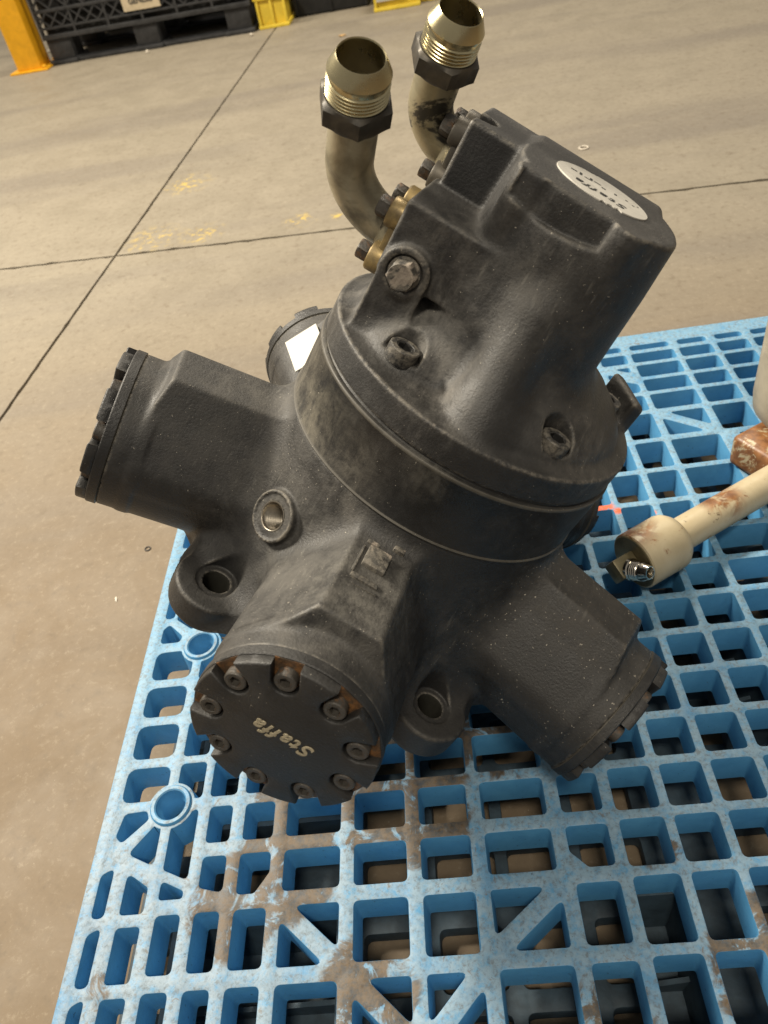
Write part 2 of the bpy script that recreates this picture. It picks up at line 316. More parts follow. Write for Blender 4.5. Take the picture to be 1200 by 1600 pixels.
def mat_floor():
    t = NT('warehouse_concrete')
    L = t.noise(0.9, 5, 0.55, 0.4); M = t.noise(5, 8, 0.62, 0.5); S = t.noise(34, 8, 0.7, 0.3); F = t.noise(210, 4, 0.65)
    c = t.mix(t.ramp(M, 0.25, 0.75), (0.205, 0.178, 0.134), (0.240, 0.210, 0.160))
    c = t.mix(t.ramp(L, 0.35, 0.7, 0, 0.35), c, (0.245, 0.212, 0.163))
    near = t.math('MULTIPLY', t.ramp(t.coord(1), 0.9, 2.8, 1, 0), t.ramp(M, 0.2, 0.8, 0.78, 0.95))      # browner, darker tone towards the near side
    c = t.mix(near, c, (0.160, 0.116, 0.072))
    tyre = t.noise(1.3, 5, 0.55, 0.15, t.mapping((0.22, 1.6, 1), (0, 0, 0.12)))
    c = t.mix(t.ramp(tyre, 0.46, 0.70, 0, 0.60), c, (0.150, 0.130, 0.108))
    c = t.mix(t.math('MULTIPLY', t.ramp(S, 0.50, 0.72), 0.60), c, (0.13, 0.10, 0.068))
    c = t.mix(t.math('MULTIPLY', t.ramp(S, 0.28, 0.44, 1, 0), 0.25), c, (0.36, 0.31, 0.235))
    c = t.mix(t.math('MULTIPLY', t.ramp(F, 0.66, 0.74), 0.5), c, (0.10, 0.08, 0.06))
    c = t.mix(t.math('MULTIPLY', t.ramp(t.noise(120, 2), 0.74, 0.78), 0.35), c, (0.55, 0.48, 0.38))
    pit = t.noise(62, 9, 0.78, 0.2); c = t.mix(t.ramp(pit, 0.50, 0.70, 0, 0.28), c, (0.115, 0.088, 0.058)); c = t.mix(t.ramp(pit, 0.34, 0.46, 0.20, 0), c, (0.42, 0.36, 0.27))
    sp = t.math('MULTIPLY', t.ramp(t.noise(11, 4, 0.6, 0.3), 0.66, 0.72), 0.30); c = t.mix(sp, c, (0.10, 0.082, 0.06))
    scr = t.noise(9, 3, 0.5, 0.4, t.mapping((0.12, 5.0, 1), (0, 0, 0.9))); c = t.mix(t.ramp(scr, 0.775, 0.785, 0, 0.4), c, (0.46, 0.39, 0.29))
    yel = None
    for p, r0, r1 in (((-1.03, 3.60, 0), 0.02, 0.16), ((-0.46, 2.975, 0), 0.02, 0.09), ((-0.32, 2.955, 0), 0.01, 0.045), ((-1.07, 3.03, 0), 0.02, 0.16), ((-0.86, 3.00, 0), 0.02, 0.12)):
        k = t.spot(p, r0, r1); yel = k if yel is None else t.math('MAXIMUM', yel, k)
    yel = t.math('MULTIPLY', yel, t.ramp(t.noise(24, 8, 0.7, 0.6), 0.50, 0.62)); c = t.mix(t.math('MULTIPLY', yel, 0.6), c, (0.62, 0.43, 0.05))
    t.set(Base_Color=c, Roughness=t.ramp(M, 0.3, 0.7, 0.55, 0.72), Specular_IOR_Level=0.3)
    t.bump(t.math('ADD', S, t.math('MULTIPLY', F, 0.4)), 0.07, 0.003); return t.m
CONCRETE = mat_floor()
JOINT = mat_plain('dirt_in_floor_joint', (0.105, 0.085, 0.060), 0.9, 0.4, 40, 0.4)
YELLOW = mat_plain('yellow_post_paint', (0.72, 0.36, 0.012), 0.42, 0.10, 14, 0.05)
YCRATE = mat_plain('yellow_crate_plastic', (0.74, 0.55, 0.055), 0.45, 0.12, 14, 0.05)
BLACKP = mat_plain('black_pallet_plastic', (0.030, 0.030, 0.031), 0.55, 0.35, 20, 0.2)
DARK = mat_plain('dark_rack_plastic', (0.012, 0.012, 0.012), 0.7, 0.3, 20, 0.1)
KRAFT = mat_plain('paper_label', (0.52, 0.43, 0.29), 0.7, 0.12, 30, 0.1)

# ------------------------------------------------------------------ implicit castings -> mesh
def smin(a, b, k):
    h = np.clip(0.5+0.5*(b-a)/k, 0, 1); return b*(1-h)+a*h-k*h*(1-h)
def smax(a, b, k): return -smin(-a, -b, k)
def sbox(P, lo, hi, r=0.0):
    lo = np.array(lo, np.float32); hi = np.array(hi, np.float32)
    q = np.abs(P-(lo+hi)/2)-(hi-lo)/2+r
    return np.linalg.norm(np.maximum(q, 0), axis=1)+np.minimum(q.max(1), 0)-r
def cylz(x, y, z, r, z0, z1, e=0.0):
    q = np.stack([np.hypot(x, y)-r+e, np.abs(z-(z0+z1)/2)-(z1-z0)/2+e], 1)
    return np.linalg.norm(np.maximum(q, 0), axis=1)+np.minimum(q.max(1), 0)-e
def sdf_mesh(name, fn, lo, hi, h):
    lo = np.array(lo, np.float32); B = 8
    n = np.ceil((np.array(hi)-lo)/h/B).astype(int)*B; N = n+1
    D = np.ones(N, np.float32)
    bc = n//B; ii = np.stack(np.meshgrid(*[np.arange(k) for k in bc], indexing='ij'), -1).reshape(-1, 3)
    dc = fn((lo+(ii+0.5)*B*h).astype(np.float32)); rad = B*h*0.5*1.7321
    sgn = np.sign(dc).astype(np.float32)
    off = np.stack(np.meshgrid(*[np.arange(B+1)]*3, indexing='ij'), -1).reshape(-1, 3)
    far = np.abs(dc) > rad*1.5
    for b in ii[far & (sgn < 0)]: D[b[0]*B:b[0]*B+B+1, b[1]*B:b[1]*B+B+1, b[2]*B:b[2]*B+B+1] = -1
    act = ii[~far]
    for s in range(0, len(act), 400):
        idx = (act[s:s+400, None, :]*B+off[None]).reshape(-1, 3)
        D[idx[:, 0], idx[:, 1], idx[:, 2]] = fn((lo+idx*h).astype(np.float32))
    S = D < 0
    c = np.zeros(n, np.int8)
    for dx in (0, 1):
        for dy in (0, 1):
            for dz in (0, 1): c += S[dx:n[0]+dx, dy:n[1]+dy, dz:n[2]+dz]
    cells = np.argwhere((c > 0) & (c < 8)); vid = -np.ones(n, np.int32); vid[tuple(cells.T)] = np.arange(len(cells))
    acc = np.zeros((len(cells), 3)); cnt = np.zeros(len(cells))
    for ax in range(3):
        e = np.eye(3, dtype=int)[ax]; o1, o2 = [np.eye(3, dtype=int)[k] for k in range(3) if k != ax]
        for a in (0, 1):
            for b in (0, 1):
                p = cells+a*o1+b*o2; q = p+e; d0 = D[tuple(p.T)]; d1 = D[tuple(q.T)]
                m = (d0 < 0) != (d1 < 0); t = np.where(m, d0/np.where(m, d0-d1, 1), 0)
                acc += m[:, None]*(p+t[:, None]*e); cnt += m
    V = (lo+acc/cnt[:, None]*h).astype(np.float32)
    for _ in range(2):                                   # pull the vertices onto the true surface
        d = fn(V); eps = h*0.4
        g = np.stack([(fn(V+eps*np.eye(3, dtype=np.float32)[k])-fn(V-eps*np.eye(3, dtype=np.float32)[k]))/(2*eps) for k in range(3)], 1)
        st = (d/np.maximum((g*g).sum(1), 0.25))[:, None]*g
        V = V-np.clip(st, -h*0.6, h*0.6)
    F = []
    for ax in range(3):
        o1, o2 = [np.eye(3, dtype=int)[k] for k in range(3) if k != ax]
        sl = [slice(None)]*3; sl[ax] = slice(0, n[ax]); A = S[tuple(sl)]; sl[ax] = slice(1, n[ax]+1); Bq = S[tuple(sl)]
        ed = np.argwhere(A != Bq); ok = np.all([(ed[:, k] > 0) & (ed[:, k] < n[k]) for k in range(3) if k != ax], 0); ed = ed[ok]
        q = np.stack([vid[tuple((ed-o1-o2).T)], vid[tuple((ed-o2).T)], vid[tuple(ed.T)], vid[tuple((ed-o1).T)]], 1)
        flip = A[tuple(ed.T)] if ax != 1 else ~A[tuple(ed.T)]
        q[~flip] = q[~flip][:, ::-1]; F.append(q)
    F = np.concatenate(F); F = F[(F >= 0).all(1)]
    me = bpy.data.meshes.new(name); me.vertices.add(len(V)); me.vertices.foreach_set('co', V.ravel())
    me.loops.add(F.size); me.loops.foreach_set('vertex_index', F.ravel().astype(np.int32))
    me.polygons.add(len(F)); me.polygons.foreach_set('loop_start', np.arange(0, F.size, 4, dtype=np.int32)); me.polygons.foreach_set('loop_total', np.full(len(F), 4, np.int32))
    me.update(calc_edges=True); me.validate(); shade(me, 180); return me

# ================================================================== FLOOR
floor_me = bpy.data.meshes.new('floor'); zf = -DROP
floor_me.from_pydata([(-14, -8, zf-0.012), (14, -8, zf-0.012), (14, 16, zf-0.012), (-14, 16, zf-0.012)], [], [(0, 1, 2, 3)])
floor = mesh_obj('floor', floor_me, JOINT); tag(floor, kind='structure')
def jA(x): return 2.915-0.099*(x+1.203)
def jB(y): return -1.203+0.0867*(y-2.915)
def jag(n, amp): return np.cumsum(rng.normal(0, amp, n))*0.25+rng.normal(0, amp*0.6, n)
xsL = np.linspace(-14, jB(jA(-1.2)), 420); xsR = np.linspace(jB(jA(-1.2)), 14, 500)
ysN = np.linspace(-8, jA(-1.2), 360); ysF = np.linspace(jA(-1.2), 16, 400)
gw = 0.0048
def edgeA(xs, s): return [(x, jA(x)+s*gw*(1+abs(rng.normal(0, 0.5))+(rng.random() < 0.08)*rng.uniform(0.5, 2))) for x in xs]
def edgeB(ys, s): return [(jB(y)+s*gw*(1+abs(rng.normal(0, 0.35))), y) for y in ys]
def trim(l, f): return [p for p in l if f(p)]
g1 = gw*1.1; yc = jA(jB(2.915)); xc = jB(yc)
def cor(sx, sy): return [(xc+sx*g1, yc+sy*g1)]
NB1 = [y for y in ysN if y < yc-0.03]; FB1 = [y for y in ysF if y > yc+0.03]; LA1 = [x for x in xsL if x < xc-0.03]; RA1 = [x for x in xsR if x > xc+0.03]
slabs = [
    [(-14, -8)] + edgeB(NB1, -1) + cor(-1, -1) + edgeA(LA1, -1)[::-1],
    edgeB(NB1, 1) + cor(1, -1) + edgeA(RA1, -1) + [(14, -8)],
    cor(1, 1) + edgeB(FB1, 1) + [(14, 16)] + edgeA(RA1, 1)[::-1],
    cor(-1, 1) + edgeB(FB1, -1) + [(-14, 16)] + edgeA(LA1, 1)]
for pts in slabs:
    bm = bmesh.new(); f = bm.faces.new([bm.verts.new((x, y, 0)) for x, y in pts])
    if f.calc_area() and f.normal.z < 0: f.normal_flip()
    bm.normal_update()
    if f.normal.z < 0: f.normal_flip()
    r = bmesh.ops.extrude_face_region(bm, geom=[f]); bmesh.ops.translate(bm, vec=(0, 0, -0.02), verts=[v for v in r['geom'] if isinstance(v, bmesh.types.BMVert)])
    bmesh.ops.triangulate(bm, faces=bm.faces[:])
    o = mesh_obj('slab', from_bm('slab', bm, 20), CONCRETE, floor); o.location = (0, 0, zf)

# ================================================================== BLUE PALLET
pallet = empty('plastic_pallet', (0, 0, -1.0))
tag(pallet, 'scuffed light blue plastic grid pallet under the black motor', 'pallet')
XE0, XE1, YE0, YE1 = -0.552, 0.98, 0.04, 1.565
TUBES = [(-0.453, 0.517), (-0.454, 0.800)]
def rounded(poly, r, seg=4):
    out = []; n = len(poly)
    for i in range(n):
        p0, p, p1 = Vector(poly[i-1]), Vector(poly[i]), Vector(poly[(i+1) % n])
        a = (p0-p); b = (p1-p); la, lb = a.length, b.length; a.normalize(); b.normalize()
        ang = math.acos(max(-1, min(1, a.dot(b)))); d = min(r/max(math.tan(ang/2), 0.2), la*0.45, lb*0.45)
        q0 = p+a*d; q1 = p+b*d
        for k in range(seg+1):
            t = k/seg; out.append(tuple(q0*(1-t)**2+p*2*t*(1-t)+q1*t*t))
    return out
def densify(poly, step=0.006):
    out = []
    for p, q in zip(poly, poly[1:]+poly[:1]):
        n = max(1, int(math.dist(p, q)/step)); out += [(p[0]+(q[0]-p[0])*k/n, p[1]+(q[1]-p[1])*k/n) for k in range(n)]
    return out
def area2(p): return sum(a[0]*b[1]-b[0]*a[1] for a, b in zip(p, p[1:]+p[:1]))
holes = []
def hole(poly, r=0.007):
    p = rounded(poly, r)
    for c in TUBES:
        if min(math.dist(c, q) for q in p) < 0.0375:
            p = densify(p)
            p = [q if math.dist(c, q) > 0.0345 else tuple(Vector(c)+(Vector(q)-Vector(c)).normalized()*0.0345) for q in p]
    if area2(p) > 0: p = p[::-1]
    holes.append(p)
def rect(x0, x1, y0, y1, wx=0.0085, wy=0.0085, r=0.007):
    hole([(x0+wx, y0+wy), (x1-wx, y0+wy), (x1-wx, y1-wy), (x0+wx, y1-wy)], r)
def diag(x0, x1, y0, y1, kind, w=0.0094, g=0.0118):
    a, b, c, d = (x0+w, y0+w), (x1-w, y0+w), (x1-w, y1-w), (x0+w, y1-w)
    if kind == '\\':
        hole([(a[0], a[1]), (b[0]-g*1.4, b[1]), (d[0], d[1]-g*1.4)], 0.005); hole([(c[0], c[1]), (d[0]+g*1.4, d[1]), (b[0], b[1]+g*1.4)], 0.005)
    else:
        hole([(b[0], b[1]), (c[0], c[1]-g*1.4), (a[0]+g*1.4, a[1])], 0.005); hole([(d[0], d[1]), (a[0], a[1]+g*1.4), (c[0]-g*1.4, c[1])], 0.005)
RW = [0.065, 0.13, 0.205, 0.29, 0.378, 0.449, 0.519, 0.587, 0.657, 0.726, 0.795, 0.862, 0.936, 1.012, 1.096, 1.183, 1.273, 1.336, 1.390, 1.446, 1.493]
CX = [-0.455, -0.403, -0.351, -0.290, -0.196, -0.108, -0.024, 0.080, 0.152, 0.221, 0.288, 0.356, 0.425, 0.530, 0.612, 0.690, 0.770, 0.850, 0.925]
# main field
DG = {(-0.290, 0.290): '\\', (-0.024, 0.290): '/', (-0.196, 0.205): '\\', (-0.108, 0.205): '/', (0.425, 1.183): '\\', (0.530, 1.096): '\\', (0.356, 1.390): '\\'}
WIDE = {(0.425, 1.012), (0.425, 1.096)}
skip = set()
for i in range(len(CX)-1):
    for j in range(len(RW)-1):
        x0, x1, y0, y1 = CX[i], CX[i+1], RW[j], RW[j+1]
        if (i, j) in skip: continue
        w = 0.0096 if (x0 < 0.1 and y0 < 0.45) else 0.0064
        if x0 > 0.4 and y0 > 1.25: w = 0.0062
        if x0 == -0.455 and y0 in (0.378, 0.449): continue          # fan of webs by the sleeve
        if x0 == -0.403 and y0 == 0.378:
            hole([(x0+w, y0+0.022), (x1-w, y0+w+0.004), (x1-w, y1-w), (x0+w, y1-w)]); continue
        if x0 == -0.351 and y0 == 0.378:
            hole([(x0+w, y0+w), (x1-w-0.018, y0+w), (x1-w, y0+0.035), (x1-w, y1-w), (x0+w, y1-w)]); continue
        if (x0, y0) in DG: diag(x0, x1, y0, y1, DG[(x0, y0)])
        elif x0 == 0.080 and y0 == 0.378: hole([(x0+w+0.02, y0+w), (x1-w, y0+w), (x1-w, y1-w), (x0+w, y1-w), (x0+w, y0+0.03)])
        elif x0 == 0.356 and y0 == 1.336: hole([(x0+w, y0+w), (x1-w, y0+w), (x1-w, y1-w-0.012), (x1-w-0.02, y1-w), (x0+w, y1-w)], 0.012)
        else: rect(x0, x1, y0, y1, w, w)
# margin along the left edge
for y0, y1 in ((0.065, 0.13), (0.13, 0.205), (0.205, 0.285), (0.285, 0.365), (0.365, 0.440)):
    hole([(-0.534, y0+0.006), (-0.517, y0+0.006), (-0.517, y1-0.006), (-0.534, y1-0.014)], 0.010)
    if y1 < 0.4: hole([(-0.496, y0+0.008), (-0.464, y0+0.008), (-0.464, y1-0.008), (-0.496, y1-0.008)], 0.006)
hole([(-0.496, 0.373), (-0.464, 0.373), (-0.464, 0.405), (-0.496, 0.426)], 0.006)
hole([(-0.446, 0.388), (-0.414, 0.388), (-0.414, 0.397), (-0.446, 0.412)], 0.005)
hole([(-0.526, 0.478), (-0.516, 0.468), (-0.482, 0.500), (-0.488, 0.512), (-0.520, 0.510)], 0.008)
hole([(-0.502, 0.452), (-0.462, 0.433), (-0.462, 0.490), (-0.472, 0.489)], 0.007)
hole([(-0.447, 0.427), (-0.411, 0.411), (-0.411, 0.511), (-0.447, 0.49)], 0.006)
for y0, y1 in ((0.519, 0.587), (0.587, 0.659), (0.659, 0.729), (0.729, 0.80)):
    hole([(-0.530, y0+0.008), (-0.464, y0+0.008), (-0.464, y1-0.008), (-0.530, y1-0.008)], 0.014)
hole([(-0.529, 0.812), (-0.495, 0.812), (-0.492, 0.824), (-0.520, 0.852), (-0.529, 0.842)], 0.008)
hole([(-0.508, 0.862), (-0.478, 0.838), (-0.466, 0.845), (-0.466, 0.87), (-0.508, 0.88)], 0.006)
for y0, y1 in ((0.858, 0.952), (0.957, 1.030), (1.032, 1.105), (1.11, 1.183), (1.19, 1.26), (1.27, 1.34), (1.35, 1.44), (1.45, 1.525)):
    hole([(-0.531, y0+0.008), (-0.514, y0+0.008), (-0.514, y1-0.008), (-0.531, y1-0.008)], 0.008)
    if y0 > 0.88: hole([(-0.496, y0+0.008), (-0.464, y0+0.008), (-0.464, y1-0.008), (-0.496, y1-0.008)], 0.006)
# slots along the far edge
for x0, x1 in zip(CX[:-1], CX[1:]):
    hole([(x0+0.010, 1.501), (x1-0.010, 1.501), (x1-0.010, 1.520), (x0+0.010, 1.520)], 0.009)
outer = rounded([(XE0, YE0), (XE1, YE0), (XE1, YE1), (XE0, YE1)], 0.03, 8)
for c in TUBES: holes.append([(c[0]+0.0265*math.cos(-k*math.pi/20), c[1]+0.0265*math.sin(-k*math.pi/20)) for k in range(40)])
deck = plate_mesh('deck', outer, holes, 0.052, 0.0016, 1, 0.003)
shade(deck, 40); mesh_obj('deck', deck, PALLET, pallet)
sl = lathe_bm([(0.0172, -0.054), (0.0180, -0.014), (0.0212, -0.010), (0.0220, 0.0022), (0.0238, 0.0040), (0.0282, 0.0040), (0.0302, 0.0015), (0.0312, -0.054)], 40, closed=True)
sl = from_bm('sleeve', sl, 40)
for c in TUBES:
    o = mesh_obj('sleeve', sl, PALLET, pallet); o.location = (c[0], c[1], 0)
# hollow legs and floor runners under the deck
def leg(x0, x1, y0, y1):
    bm = bmesh.new(); t = 0.008
    zt, zb, k = -0.0525, -0.1375, 0.012
    for (ax0, ax1, ay0, ay1, s) in ((x0, x1, y0, y1, 1), (x0+t, x1-t, y0+t, y1-t, -1)):
        a = [bm.verts.new(v) for v in ((ax0, ay0, zt), (ax1, ay0, zt), (ax1, ay1, zt), (ax0, ay1, zt))]
        b = [bm.verts.new(v) for v in ((ax0+k, ay0+k, zb if s > 0 else zb+t), (ax1-k, ay0+k, zb if s > 0 else zb+t), (ax1-k, ay1-k, zb if s > 0 else zb+t), (ax0+k, ay1-k, zb if s > 0 else zb+t))]
        for i in range(4): bm.faces.new((a[i], a[(i+1) % 4], b[(i+1) % 4], b[i]))
        bm.faces.new(b)
        if s > 0: A = a
        else:
            for i in range(4): bm.faces.new((A[i], a[i], a[(i+1) % 4], A[(i+1) % 4]))
    # stiffening webs inside, as moulded
    nx = max(1, int((x1-x0)/0.07)); ny = max(1, int((y1-y0)/0.07))
    for i in range(1, ny):
        y = y0+(y1-y0)*i/ny; vs = [bm.verts.new(v) for v in ((x0+t+.004, y-.003, zb+t), (x1-t-.004, y-.003, zb+t), (x1-t-.004, y-.003, zb+.045), (x0+t+.004, y-.003, zb+.030))]
        ws = [bm.verts.new(v.co+Vector((0, .006, 0))) for v in vs]
        bm.faces.new(vs[::-1]); bm.faces.new(ws)
        for k2 in range(4): bm.faces.new((vs[k2], vs[(k2+1) % 4], ws[(k2+1) % 4], ws[k2]))
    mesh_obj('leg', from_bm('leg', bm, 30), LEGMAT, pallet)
for x0, x1 in ((-0.44, -0.21), (0.15, 0.225), (0.352, 0.428), (0.72, 0.93)):
    for y0, y1 in ((0.10, 0.375), (0.50, 0.70) if x0 != 0.352 else (0.585, 0.94), (1.22, 1.46)):
        if x0 == 0.15 and y0 != 0.10: continue
        leg(x0, x1, y0, y1)
lh = []
for i in range(14):
    for j in range(14):
        x = XE0+0.085+i*0.1045; y = YE0+0.085+j*0.1045
        if i % 5 == 2: continue
        h_ = rounded([(x-0.043, y-0.039), (x+0.043, y-0.039), (x+0.043, y+0.039), (x-0.043, y+0.039)], 0.010)[::-1]
        lh.append([(q[0]+rng.uniform(-1, 1)*1.5e-4, q[1]+rng.uniform(-1, 1)*1.5e-4) for q in h_])
ld = plate_mesh('bottom_deck', rounded([(XE0+0.02, YE0+0.02), (XE1-0.02, YE0+0.02), (XE1-0.02, YE1-0.02), (XE0+0.02, YE1-0.02)], 0.03, 6), lh, 0.030, 0.002, 1)
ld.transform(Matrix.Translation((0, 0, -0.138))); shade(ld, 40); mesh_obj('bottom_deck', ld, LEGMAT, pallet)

# ================================================================== HYDRAULIC MOTOR
MO = (-0.0920, 0.7572, -0.7266)
MR = Matrix(((-0.25722, 0.78467, 0.56403), (-0.94219, -0.33334, 0.03407), (0.21474, -0.52266, 0.82505)))
motor = empty('hydraulic_motor', MO, MR.to_euler())
tag(motor, 'large black five-cylinder radial hydraulic motor leaning over on the blue pallet', 'hydraulic motor')
RJ, RC = 0.365, 0.0985           # barrel end, cap radius
S72 = math.radians(72); S36 = math.radians(36)
DP_R, DP_Z = 0.209, 0.051        # drain port
def casing(P):
    x, y, z = P[:, 0], P[:, 1], P[:, 2]
    r = np.hypot(x, y); a = np.arctan2(y, x); k = np.round(a/S72); t = a-k*S72
    u = r*np.cos(t); vs = r*np.sin(t); uv = np.abs(vs)
    # hub: cone widening towards the mounting flange
    rz = np.interp(z, [-0.09, -0.03, 0.05, 0.115, 0.15], [0.250, 0.232, 0.207, 0.196, 0.192]).astype(np.float32)
    hub = smax((r-rz)*0.96, np.maximum(z-0.1465, -0.092-z), 0.006)
    # barrel with a collar at its end
    q = np.hypot(uv, z)
    facet = 0.84*uv+0.54*z-0.0935
    barrel = smax(smax(q-0.0962, facet, 0.004), np.maximum(u-0.340, 0.06-u), 0.003)
    collar = smax(q-0.0965, np.maximum(u-0.3655, 0.330-u), 0.0025)
    # the cast saddle on the valve side of every barrel
    house = smax(smax(smax(z-0.119, facet, 0.0035), uv-0.0975, 0.006), -0.012-z, 0.016)
    house = smax(house, u-0.338+0.35*np.maximum(z-0.09, 0), 0.004); house = smax(house, 0.08-u, 0.01)
    cyl = smin(smin(barrel, collar, 0.006), house, 0.006)
    # flange with five lobes between the cylinders
    pu = r*np.cos(np.abs(t)-S36); pv = r*np.sin(np.abs(t)-S36)
    c2 = np.clip(pu, 0.12, 0.252); lobe = np.hypot(pu-c2, pv)-0.0490
    fl2 = smin(r-0.230, lobe, 0.04); flange = smax(fl2, np.abs(z+0.072)-0.0195, 0.006)
    web = smax(np.hypot(np.maximum(pu-0.224, 0), pv)-0.058-0.25*np.maximum(-z, 0), np.maximum(z-0.0+1.15*np.maximum(pu-0.205, 0), -0.08-z), 0.02)
    d = smin(smin(hub, cyl, 0.024), smin(flange, web, 0.016), 0.014)
    d = smax(d, z-0.1465+0.8*np.maximum(0.1938-r, -9) * 0, 0.001) if False else d
    # spigot below
    d = smin(d, cylz(x, y, z, 0.135, -0.125, -0.08, 0.004), 0.004)
    # bolt holes with spot faces
    spot = np.maximum(np.hypot(pu-0.252, pv)-0.0250, -0.0545-z); d = smax(d, -spot, 0.003)
    d = smax(d, -(np.hypot(pu-0.252, pv)-0.0165), 0.0015)
    # drain port between the left and the front cylinder
    ca, sa = math.cos(-S36), math.sin(-S36); n = np.array([ca*0.955, sa*0.955, 0.297], np.float32)
    C = np.array([DP_R*ca, DP_R*sa, DP_Z], np.float32); w = P-C; al = w@n; ra = np.linalg.norm(w-al[:, None]*n, axis=1)
    d = smin(d, smax(ra-0.031, np.abs(al)-0.010, 0.003), 0.005)
    d = smax(d, -np.maximum(ra-0.027, 0.0078-al), 0.001)
    d = np.maximum(d, -np.maximum(ra-0.0165, -0.060-al))
    return d.astype(np.float32)
HV = 0.0024
mesh_obj('main_casing', sdf_mesh('main_casing', casing, (-0.372, -0.372, -0.13), (0.372, 0.372, 0.152), HV), CAST, motor)
# threaded insert of the drain port
ca, sa = math.cos(-S36), math.sin(-S36); dn = Vector((ca*0.955, sa*0.955, 0.297)); dc = Vector((DP_R*ca, DP_R*sa, DP_Z))
prof = [(0.0180, 0.0084), (0.0165, 0.0086), (0.0158, 0.0078)]
for i in range(9):
    z = 0.0062-i*0.0040; prof += [(0.0157, z), (0.0138, z-0.0020)]
mesh_obj('threaded_port', from_bm('threaded_port', lathe_bm(prof, 40, mat=frame(dc, dn)), 60), STEEL, motor)
mesh_obj('port_bore', from_bm('port_bore', lathe_bm([(0.0150, -0.030), (0.0118, -0.033), (0.0112, -0.058), (0, -0.058)], 32, mat=frame(dc, dn)), 40), BORE, motor)
hs = from_bm('hole_shade_liner', lathe_bm([(0.0167, -0.0555), (0.0158, -0.0575), (0.0155, -0.0905), (0, -0.0905)], 36), 40)  # blind dark liner added to colour the shade inside the flange holes
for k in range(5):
    a = S36+S72*k; o = mesh_obj('hole_shade_liner', hs, BORE, motor); o.location = (0.252*math.cos(a), 0.252*math.sin(a), 0)
# machined ring between casing and valve housing
prof = [(0.185, 0.1440), (0.1935, 0.1440), (0.1952, 0.1456), (0.1955, 0.1466), (0.1945, 0.1478), (0.1936, 0.1482), (0.1932, 0.150), (0.1932, 0.2240), (0.1942, 0.2256), (0.1942, 0.2285), (0.1930, 0.2297), (0.1885, 0.2300), (0.1870, 0.2335), (0.12, 0.2335)]
rme = from_bm('machined_ring', lathe_bm(prof, 160), 50); rme.materials.append(RINGMAT); rme.materials.append(EDGE)
for p in rme.polygons:                                # bare, dusty metal along the two lips
    if 0.1440 < p.center.z < 0.1490 or 0.2250 < p.center.z < 0.2298: p.material_index = 1
mesh_obj('machined_ring', rme, None, motor)
# output shaft under the flange
mesh_obj('output_shaft', from_bm('output_shaft', lathe_bm([(0.09, -0.12), (0.09, -0.15), (0.0465, -0.152), (0.0465, -0.288), (0.041, -0.294), (0, -0.294)], 48), 40), STEEL, motor)
# raised foundry marks on the front saddle
for lo, hi in (((0.216, -0.0175, 0.112), (0.248, 0.0085, 0.1245)), ((0.264, -0.0225, 0.112), (0.2715, 0.0085, 0.1218)), ((0.186, 0.0060, 0.112), (0.206, 0.0190, 0.1265)), ((0.218, -0.0240, 0.112), (0.262, -0.0205, 0.1212)), ((0.192, -0.0225, 0.112), (0.212, -0.0080, 0.1215)), ((0.276, -0.0180, 0.112), (0.2795, 0.0110, 0.1206))):
    mesh_obj('foundry_mark', from_bm('foundry_mark', box_bm(lo, hi, bevel=0.0018), 40), CAST, motor)

# ---------------- cylinder heads, each with nine socket bolts
RB, NB = 0.0762, 9; BA = [math.radians(-90+40*i) for i in range(NB)]
def cap_outline(R, notch, rb):
    pts = []; lim = math.asin(notch/rb)
    for i in range(NB):
        a0 = 2*math.pi*i/NB
        for k in range(-9, 10):
            dlt = lim*k/9; q = rb*math.cos(dlt)-math.sqrt(max(0, notch**2-(rb*math.sin(dlt))**2)); pts.append((q*math.cos(a0+dlt), q*math.sin(a0+dlt)))
        wall = math.asin(notch/R)
        g0 = a0+wall; g1 = a0+2*math.pi/NB-wall
        for k in range(7): aa = g0+(g1-g0)*k/6; pts.append((R*math.cos(aa), R*math.sin(aa)))
    return pts
cap_top = plate_mesh('cover_plate', cap_outline(0.0966, 0.0142, RB), [], 0.0140, 0.0022, 2); shade(cap_top, 45)
cap_top.transform(Matrix.Translation((0, 0, 0.0255)))
seat = from_bm('cap_flange', lathe_bm([(0.0940, -0.0010), (0.0958, 0.0006), (0.0980, 0.0014), (0.0980, 0.0118), (0.0970, 0.0131), (0, 0.0132)], 96), 35)
seat.materials.append(HEADMAT); seat.materials.append(EDGE)
for p in seat.polygons:
    if p.center.z < 0.0016: p.material_index = 1
def bolt_mesh(name, r, h, hexr, depth, n=28):
    bm = bmesh.new()
    lathe_bm([(r, -0.004), (r, h-0.0012), (r-0.0012, h), (hexr*1.16, h), (hexr*1.10, h-0.0008)], n, bm)
    inner = [bm.verts.new((hexr*math.cos(i*math.pi/3), hexr*math.sin(i*math.pi/3), h-0.0008)) for i in range(6)]
    low = [bm.verts.new((hexr*math.cos(i*math.pi/3), hexr*math.sin(i*math.pi/3), h-depth)) for i in range(6)]
    for i in range(6): bm.faces.new((inner[i], inner[(i+1) % 6], low[(i+1) % 6], low[i]))
    bm.faces.new(low)
    # ring between the round mouth and the hexagon
    ring = [v for v in bm.verts if abs(v.co.z-(h-0.0008)) < 1e-6 and abs(math.hypot(v.co.x, v.co.y)-hexr*1.10) < 1e-5]
    ring.sort(key=lambda v: math.atan2(v.co.y, v.co.x)); inn = sorted(inner, key=lambda v: math.atan2(v.co.y, v.co.x))
    ed = [bm.edges.get((ring[i], ring[(i+1) % len(ring)])) for i in range(len(ring))]+[bm.edges.get((inn[i], inn[(i+1) % 6])) for i in range(6)]
    bmesh.ops.bridge_loops(bm, edges=ed)
    return from_bm(name, bm, 40)
